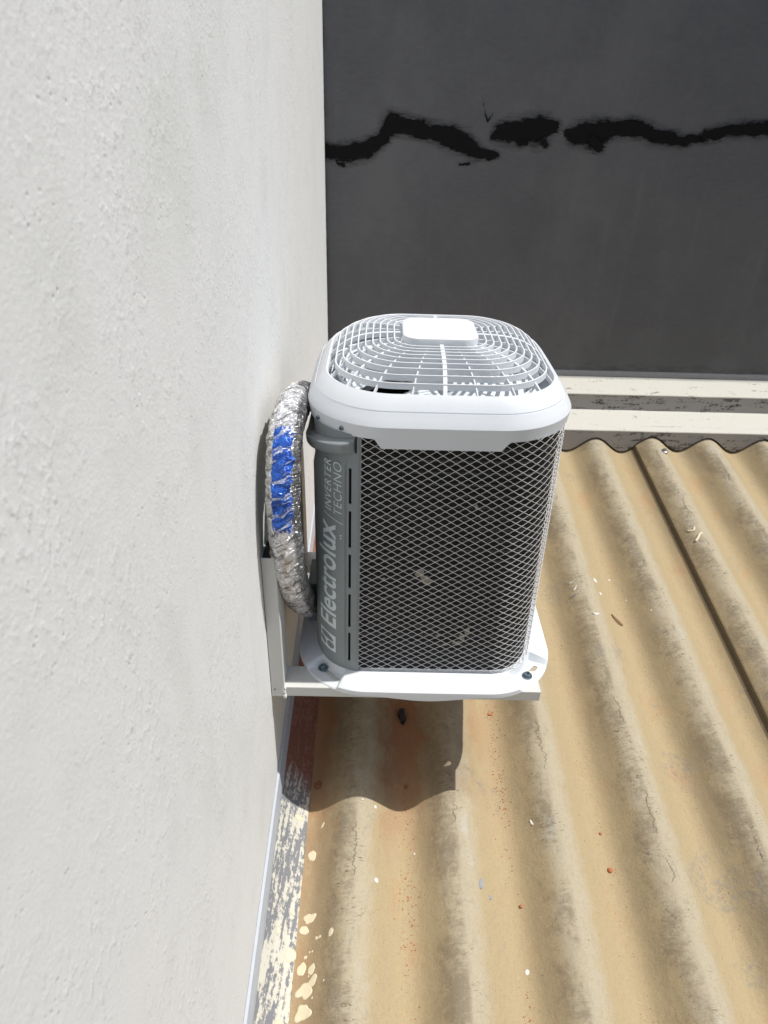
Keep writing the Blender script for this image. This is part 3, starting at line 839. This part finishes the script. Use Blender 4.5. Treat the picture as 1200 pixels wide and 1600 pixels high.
for idx, w, t0 in ribs:
    rings = []
    for q in range(0, 21):
        t = t0+(1.02-t0)*q/20; x, y, z = gp(min(t, 1.02), idx); x2, y2, _ = gp(min(t+.02, 1.05), idx)
        d = Vector((x2-x, y2-y, 0)).normalized(); s = Vector((-d.y, d.x, 0))*w
        z -= (.0012 if w > .003 else .0042)
        rings.append([(x-s.x, y-s.y, z), (x+s.x, y+s.y, z), (x+s.x, y+s.y, z-.0095), (x-s.x, y-s.y, z-.0095)])
    m.loft(rings, cap0=True, cap1=True)
gr = A(m.build('fan_grille', M_white)); bevel(gr, .0004, 1)
KP = dict(nside=10, ncor=12)
m = MB().loft([ring(CX, CY, .066, .026, .7300, **KP), ring(CX, CY, .0735, .032, .7300, **KP), ring(CX, CY, .0735, .032, .7440, **KP), ring(CX, CY, .0725, .031, .7475, **KP), ring(CX, CY, .0690, .028, .7490, **KP), ring(CX, CY, .060, .022, .7495, **KP)], cap0=True, cap1=True)
plate = A(m.build('centre_plate', M_white, None, smooth=50))
# screws on the skirt
def skirt_screw(u):
    x, y, nx, ny = outline(u, .2487, .147); p = Vector((CX+x, CY+y, .6300)); nrm = Vector((nx, ny, -.12)).normalized()
    bm = bmesh.new(); bmesh.ops.create_cone(bm, segments=20, radius1=.0046, radius2=.0036, depth=.003, cap_ends=True)
    Q = nrm.to_track_quat('Z', 'Y').to_matrix()
    o = A(MB().add([Q @ v.co+p+nrm*.0035 for v in bm.verts], [[v.index for v in f.verts] for f in bm.faces]).build('screw', M_bolt)); bm.free()
    c = MB()
    for sx, sy in ((.0028, .0006), (.0006, .0028)):
        b = MB().box(-sx, sx, -sy, sy, .0014, .0018)
        c.add([Q @ Vector(v)+p+nrm*.0035 for v in b.v], b.f)
    d = c.build('screw_recess', M_black); d.parent = o
skirt_screw(-.186); skirt_screw(-.250)

# fan, shroud, motor
NR = 48
def circ_ring(r, z): return [(CX+r*math.cos(2*math.pi*i/NR), CY+r*math.sin(2*math.pi*i/NR), z) for i in range(NR)]
m = MB().loft([circ_ring(.206, .668), circ_ring(.197, .655), circ_ring(.195, .560), circ_ring(.199, .560), circ_ring(.201, .650), circ_ring(.208, .664)], wrap=True)
A(m.build('fan_shroud', M_shroud, None, smooth=50))
sq_ = rr(CX, CY, .2305, .10, nside=6, ncor=10)
rd_ = [(CX+.1985*math.cos(math.atan2(y-CY, x-CX)), CY+.1985*math.sin(math.atan2(y-CY, x-CX))) for x, y in sq_]
m = MB().loft([[(x, y, .650) for x, y in rd_], [(x, y, .652) for x, y in sq_]])
A(m.build('deck_plate', M_shroud))
hub = A(MB().loft([circ_ring(.052, .600), circ_ring(.055, .604), circ_ring(.055, .648), circ_ring(.048, .655), circ_ring(.02, .657)], cap0=True, cap1=True).build('fan_hub', M_fan, None, smooth=50))
for k in range(5):
    V = []; F = []; nr, na = 10, 14
    for j in range(nr+1):
        rr_ = .054+(.186-.054)*j/nr; sweep = .35*(j/nr)**1.4
        for i in range(na+1):
            a = 2*math.pi*k/5+.25+sweep+1.20*(i/na-.5)*(1-.05*j/nr)
            z = .612+.040*(i/na)+.008*math.sin(math.pi*i/na)
            V.append((CX+rr_*math.cos(a), CY+rr_*math.sin(a), z))
    nb = len(V); V += [(x, y, z-.003) for x, y, z in V]
    n = na+1
    for j in range(nr):
        for i in range(na): a = j*n+i; F += [(a, a+1, a+n+1, a+n), (nb+a, nb+a+n, nb+a+n+1, nb+a+1)]
    for j in range(nr):
        for i in (0, na): a = j*n+i; F.append((a, a+n, nb+a+n, nb+a))
    for i in range(na):
        for j in (0, nr): a = j*n+i; F.append((a, nb+a, nb+a+1, a+1))
    A(link_mesh('fan_blade', V, F, M_fan, None, smooth=50))
A(MB().loft([circ_ring(.04, .50), circ_ring(.045, .505), circ_ring(.045, .595)], cap0=True, cap1=True).build('fan_motor', M_tube, None, smooth=50))
# pipe valves cover on the wall side, and a black supply cable
A(MB().box(.066, .098, .20, .30, .05, .16).build('valve_cover', M_panel))

# ================================================================== INSULATED PIPE
def catmull(P, n):
    P = [Vector(p) for p in P]; P = [2*P[0]-P[1]]+P+[2*P[-1]-P[-2]]; out = []
    for i in range(1, len(P)-2):
        for k in range(n):
            t = k/n; a, b, c, d = P[i-1:i+3]
            out.append(.5*((2*b)+(-a+c)*t+(2*a-5*b+4*c-d)*t*t+(-a+3*b-3*c+d)*t**3))
    out.append(P[-2]); return out
PP = [(.062, .36, .560), (.060, .24, .606), (.056, .135, .622), (.052, .062, .600), (.050, .028, .545), (.049, .012, .485), (.050, .012, .405), (.053, .030, .315), (.058, .090, .215), (.064, .185, .115), (.072, .245, .090)]
path = catmull(PP, 22)
PLEN = sum((path[i+1]-path[i]).length for i in range(len(path)-1))/len(path)
def pipe_mesh(rad, name, mat, a_lo=None, a_hi=None, s_lo=0, s_hi=1, seed=0, closed=True, crease=.0020):
    n = 72; V = []; ang = []; F = []; aro = []; alo = []
    pts = path[int(s_lo*(len(path)-1)):int(s_hi*(len(path)-1))+1]; m = len(pts)
    angs = [2*math.pi*i/n for i in range(n)] if closed else [a_lo+(a_hi-a_lo)*i/24 for i in range(25)]
    for j, p in enumerate(pts):
        gj = int(s_lo*(len(path)-1))+j
        d = (path[min(gj+1, len(path)-1)]-path[max(gj-1, 0)]).normalized()
        ax = (Vector((1, 0, 0))-d*d.x).normalized(); b = ax.cross(d).normalized()   # b points roughly at the camera
        if b.y > 0 and abs(b.y) > .2 or (abs(b.y) <= .2 and b.z < 0): b = -b
        wob = 0 if closed else .26*noise.noise(Vector((gj*.13, 3, 1)))+.16*noise.noise(Vector((gj*.55, 3, 1)))
        for a in angs:
            a = a+wob*(1 if a > 0 else .4)
            q = ax*math.sin(a)+b*math.cos(a)
            s = gj/len(path)*9
            w1 = noise.noise(Vector((math.sin(a)*1.1, math.cos(a)*1.1, s*4.5)))
            w2 = abs(noise.noise(Vector((math.sin(a)*2.2+9, math.cos(a)*2.2, s*13+math.sin(a*2)*1.5))))
            w3 = abs(noise.noise(Vector((math.sin(a)*5+3, math.cos(a)*5, s*24+math.cos(a)*2))))
            rr_ = rad+w1*.0035-w2*crease*1.7+w3*crease*.9+(.0016 if not closed else 0)
            V.append(p+q*rr_); aro.append(rad*math.atan2(math.sin(a), math.cos(a))); alo.append(gj*PLEN); ang.append(math.sin(a) if math.cos(a) > -.2 else (1.2 if math.sin(a) > 0 else -1.2))
    k = len(angs)
    for j in range(m-1):
        for i in range(k if closed else k-1):
            if not closed and (j < 5+4*noise.noise(Vector((i*.35, 0, 5))) +i*.12 or j > m-7+5*noise.noise(Vector((i*.4, 0, 9)))): continue
            i2 = (i+1) % k; F.append((j*k+i, j*k+i2, (j+1)*k+i2, (j+1)*k+i))
    if closed: F += [tuple(range(k))[::-1], tuple((m-1)*k+i for i in range(k))]
    o = link_mesh(name, V, F, mat, None, smooth=32)
    at = o.data.attributes.new('ang', 'FLOAT', 'POINT')
    for i, v in enumerate(ang): at.data[i].value = v
    for nm_, arr in (('around', aro), ('along', alo)):
        at = o.data.attributes.new(nm_, 'FLOAT', 'POINT')
        for i, v in enumerate(arr): at.data[i].value = v
    return o
pipe = pipe_mesh(.0322, 'insulated_pipe', M_foil)
tag(pipe, 'crinkled silver foil wrapped refrigerant pipe with painted blue reflection, bending between wall and unit', 'pipe')
bl = pipe_mesh(.0322, 'blue_reflection', M_blue, R(-30), R(36), .27, .575, closed=False); bl.parent = pipe  # blue reflection in the foil, painted on a thin raised strip
tag(bl, 'blue reflection painted on the front of the pipe')

# ================================================================== SMALL THINGS ON THE ROOF
def on_roof(x, y): return roof_z(x, y)+(.0100 if x > 1.3120 else 0)+noise.noise(Vector((x*2.2, y*1.3, 0)))*.0022+noise.noise(Vector((x*9, y*4, 4)))*.0007
def blob(x, y, rx, ry, ang, mat, name, parent, seed, thick=.0008, n=48, rough=.25, surf=None, tail=0):
    rnd = random.Random(seed); surf = surf or on_roof
    ph = [rnd.random()*6 for _ in range(4)]; P = []
    for i in range(n):
        a = 2*math.pi*i/n; q = 1+rough*(.5*math.sin(2*a+ph[0])+.35*math.sin(3*a+ph[1])+.3*math.sin(5*a+ph[2]))
        if tail: q += tail*max(0, math.cos(a-3.9))**9
        dx, dy = rx*q*math.cos(a), ry*q*math.sin(a)
        P.append((x+dx*math.cos(ang)-dy*math.sin(ang), y+dx*math.sin(ang)+dy*math.cos(ang)))
    top = [(px*.8+x*.2, py*.8+y*.2) for px, py in P]
    rings = [[(px, py, surf(px, py)-.0012) for px, py in P], [(px, py, surf(px, py)+thick*.5) for px, py in P], [(px, py, surf(px, py)+thick) for px, py in top]]
    m = MB().loft(rings, cap0=True); k = len(m.v); m.v.append((x, y, surf(x, y)+thick*1.15))
    m.f += [(k-n+i, k-n+(i+1) % n, k) for i in range(n)]
    o = m.build(name, mat, parent, smooth='all'); return o
def fl_surf(x, y):
    pr = [(.0092, -.306), (.030, -.336), (.052, -.358), (.0715, -.3705)]
    for (a, b), (c, d) in zip(pr, pr[1:]):
        if a <= x <= c: return b+(d-b)*(x-a)/(c-a)+SL*(y+.017)+.0006
    return -.3705+SL*(y+.017)
SP = [(.090, -.128, .011, .014, 0, 1), (.096, -.262, .014, .013, .3, 1), (.086, -.284, .010, .012, 1, 1), (.088, -.357, .011, .014, 0, 1), (.109, -.361, .008, .012, -.5, 0),
      (.100, -.396, .015, .019, -.6, 2), (.113, -.383, .009, .014, -.5, 0), (.099, -.433, .016, .017, 0, 2), (.146, -.305, .006, .009, -.4, 0), (.122, -.305, .0035, .0035, 0, 0), (.115, -.305, .0035, .004, 0, 0),
      (.094, -.336, .004, .004, 0, 0), (.108, -.328, .0022, .0022, 0, 0), (.102, -.328, .0022, .0022, 0, 0), (.104, -.372, .0022, .0022, 0, 0), (.137, -.389, .002, .0025, 0, 0), (.115, -.412, .0022, .0025, 0, 0),
      (.096, -.470, .004, .004, 0, 0), (.110, -.062, .003, .008, -.5, 0)]
for k, (x, y, rx, ry, a, tl) in enumerate(SP):
    rx *= .86; ry *= .86
    blob(x, y, rx, ry, a, M_splat, 'paint_splat', sheetA, 40+k, .0007, rough=.16 if rx < .01 else .3, tail=.45 if tl == 2 else 0)
for k, (x, y, rx, ry) in enumerate(((.052, -.048, .009, .007), (.063, -.335, .011, .013), (.060, -.255, .004, .005), (.055, -.47, .013, .02), (.035, -.30, .004, .006))):
    blob(x, y, rx, ry, 0, M_splat, 'paint_splat', wf, 90+k, .0010, surf=fl_surf, rough=.15)
# curled drips right of the lap seam, as parts of that sheet
def worm(pts, r, mat, name, parent, lab=None):
    o = MB().tube([(x, y, on_roof(x, y)+r*.4) for x, y in catmull2(pts)], r, 7).build(name, mat, parent, smooth='all'); return o
def catmull2(P):
    return [(v.x, v.y) for v in catmull([(a, b, 0) for a, b in P], 5)]
worm([(1.339, .992), (1.346, .984), (1.356, .985), (1.362, .997)], .0035, M_splat, 'paint_drip', sheetB)
worm([(1.345, .930), (1.356, .942), (1.366, .956), (1.376, .962)], .0045, M_splat, 'paint_drip', sheetB)
# white round drops in the field
for k, (px, py, r) in enumerate(((.955, .755, .0065), (.961, .700, .0048), (1.02, .80, .003), (.241, -.200, .0042), (.236, -.035, .003), (.205, -.028, .0018), (.56, -.355, .0042), (1.05, .70, .002), (1.10, .62, .0022), (.33, -.12, .002))):
    blob(px, py, r, r*1.25, 0, M_chip, 'paint_splat', sheetA, 200+k, .0006, rough=.1)

def chip(x, y, L, W, ang, label, mat=M_chip, name='paint_flake', cat='flake', group=None, curl=.004):
    V = []; F = []; n = 8
    for i in range(n+1):
        t = i/n*2-1; w = W*(1-.8*abs(t)**2.2)
        for s in (-1, 1):
            lx, ly = L*t, w*s; wx = x+lx*math.cos(ang)-ly*math.sin(ang); wy = y+lx*math.sin(ang)+ly*math.cos(ang)
            V.append((wx, wy, on_roof(wx, wy)+.0008+curl*t*t))
    nb = len(V); V += [(a, b, c-.0007) for a, b, c in V]
    for i in range(n):
        a = 2*i; F += [(a, a+1, a+3, a+2), (nb+a, nb+a+2, nb+a+3, nb+a+1), (a, a+2, nb+a+2, nb+a), (a+1, nb+a+1, nb+a+3, a+3)]
    F += [(0, nb, nb+1, 1), (2*n, 2*n+1, nb+2*n+1, nb+2*n)]
    o = link_mesh(name, V, F, mat, None, smooth='all'); tag(o, label, cat, group)
chip(.913, .583, .0105, .0045, .1, 'curled white flake on the roof right of the unit base', group='white flakes right of the unit')
chip(.873, .700, .0100, .0025, .9, 'thin white sliver standing diagonal beside the guard, right of the unit', group='white flakes right of the unit')
chip(.868, .730, .0080, .0016, .1, 'very thin white sliver lying level beside the guard, topmost one', group='white flakes right of the unit')
chip(.864, .672, .0085, .0030, .3, 'grey flake just below the white slivers right of the unit', mat=M_tube, group=None)
chip(.612, -.060, .0080, .0022, 1.9, 'small white sliver on the crest below the unit, right of its shadow', group='white flakes right of the unit')
chip(.996, .610, .0215, .0095, -.75, 'dry brown leaf lying on the roof right of the unit', mat=M_leaf, name='dry_leaf', cat='leaf', curl=.003)

def pebble(x, y, r, mat, name, label, cat, seed, sq=(1, 1, .7), group=None):
    bm = bmesh.new(); bmesh.ops.create_icosphere(bm, subdivisions=2, radius=r)
    for v in bm.verts:
        k = 1+.35*noise.noise(v.co*(140)+Vector((seed, 0, 0))); v.co = Vector((v.co.x*k*sq[0], v.co.y*k*sq[1], v.co.z*k*sq[2]))
    z = on_roof(x, y)+r*sq[2]*.7
    o = MB().add([(v.co.x+x, v.co.y+y, v.co.z+z) for v in bm.verts], [[v.index for v in f.verts] for f in bm.faces]).build(name, mat); bm.free()
    tag(o, label, cat, group)
pebble(.787, -.148, .0062, M_brick, 'brick_crumb', 'orange brick crumb on the lower roof right of centre, largest one', 'crumb', 1, group='orange brick crumbs')
pebble(.565, -.230, .0042, M_brick, 'brick_crumb', 'orange brick crumb in the trough below right of the unit shadow', 'crumb', 2, group='orange brick crumbs')
pebble(.553, .265, .0050, M_brick, 'brick_crumb', 'orange brick crumb tucked just under the bracket arm end', 'crumb', 3, (1.5, .8, .5), group='orange brick crumbs')
pebble(.785, -.062, .0038, M_brick, 'brick_crumb', 'tiny orange crumb above the largest one in the same trough', 'crumb', 4, group='orange brick crumbs')
pebble(.312, .045, .0048, M_rusty, 'brick_crumb', 'dull reddish crumb in the shaded trough under the unit', 'crumb', 5, group='orange brick crumbs')
pebble(.474, -.205, .0085, M_conc, 'mortar_chip', 'flat grey mortar chip on the crest below the unit shadow', 'chip', 6, (.8, 1.4, .3))
pebble(.494, -.225, .0050, M_conc, 'mortar_chip', 'small grey mortar chip right of the larger grey one', 'chip', 8, (1, 1, .3))
# torn black rubber scrap in the shade
P = [(-.008, .020), (.007, .022), (.006, .006), (.010, -.006), (.004, -.020), (-.003, -.018), (-.006, -.004), (-.012, .004)]
x, y = .306, .245
V = [(x+a, y+b, on_roof(x+a, y+b)+.012+.3*abs(a)) for a, b in P]+[(x+a, y+b, on_roof(x+a, y+b)+.001) for a, b in P]; n = len(P)
o = link_mesh('rubber_scrap', V, [tuple(range(n)), tuple(range(2*n-1, n-1, -1))]+[(i, (i+1) % n, n+(i+1) % n, n+i) for i in range(n)], M_black)
tag(o, 'torn black rubber scrap on the roof in the shade of the unit', 'scrap')
# roof screws
def roof_screw(x, y, mat, label, r=.0115):
    z = on_roof(x, y); e = empty('roof_screw', (x, y, z), label, 'screw', 'roof screws')
    n = 22
    def c(rd, zz, nn=n): return [(rd*math.cos(2*math.pi*i/nn), rd*math.sin(2*math.pi*i/nn), zz) for i in range(nn)]
    MB().loft([c(r, -.002), c(r, .0025), c(r*.9, .004), c(r*.55, .0065)], cap0=True, cap1=True).build('washer', mat, e, smooth=40)
    MB().loft([c(r*.48, .0062, 6), c(r*.46, .013, 6)], cap0=True, cap1=True).build('screw_head', mat, e)
roof_screw(1.404, 1.478, M_tube, 'galvanised roof screw with washer on the crest beside the lap seam', .0165)
roof_screw(.0905, .045, M_rusty, 'rusty roof screw beside the wall flashing in the shade of the unit', .0105)

# loose grit along the troughs and scattered specks
rnd = random.Random(3); gm = MB()
def grit(x, y, s, mb):
    z = on_roof(x, y)
    if x < .078: return
    v = [(x+s*(rnd.random()-.5)*2, y+s*(rnd.random()-.5)*2, z+s*.9*rnd.random()-.0002) for _ in range(4)]
    v[3] = (x, y, z+s*(.7+.6*rnd.random()))
    v[0] = (x-s, y-s*.6, z-.0003); v[1] = (x+s, y-s*rnd.random(), z-.0003); v[2] = (x+s*rnd.uniform(-.8, .8), y+s, z-.0003)
    mb.add(v, [(0, 1, 3), (1, 2, 3), (2, 0, 3), (0, 2, 1)])
for tr, cnt, ya, yb in ((1, 900, -.55, .25), (2, 700, -.55, .3), (3, 420, -.5, .9), (4, 260, -.4, 1.0), (5, 120, .0, 1.4)):
    for _ in range(cnt):
        y = rnd.uniform(ya, yb); q = noise.noise(Vector((tr*7.7, y*5, 1)))
        if rnd.random() > .5+1.1*q: continue
        x = X0+PITCH*tr+rnd.gauss(0, .011)+(.006 if tr > 1 else 0)
        grit(x, y, rnd.choice((.0008, .0011, .0016, .0024)) if tr < 3 else rnd.choice((.0007, .0009, .0013, .0018)), gm)
g1 = gm.build('brick_grit', M_brick); tag(g1, 'reddish brick grit collected along the roof troughs', 'grit', kind='stuff')
gm = MB()
for _ in range(420): grit(rnd.uniform(.09, 1.9), rnd.uniform(-.55, 1.4), rnd.choice((.0006, .0008, .0011)), gm)
g2 = gm.build('pale_grit', M_chip); tag(g2, 'pale specks of grit scattered over the roof', 'grit', kind='stuff')
gm = MB()
for _ in range(700): 
    k = rnd.randint(1, 7); grit(X0+PITCH*k+rnd.gauss(0, .03), rnd.uniform(-.55, 1.4), rnd.choice((.0006, .0009, .0014)), gm)
g3 = gm.build('dark_grit', M_rusty); tag(g3, 'dark specks of grit scattered over the roof', 'grit', kind='stuff')
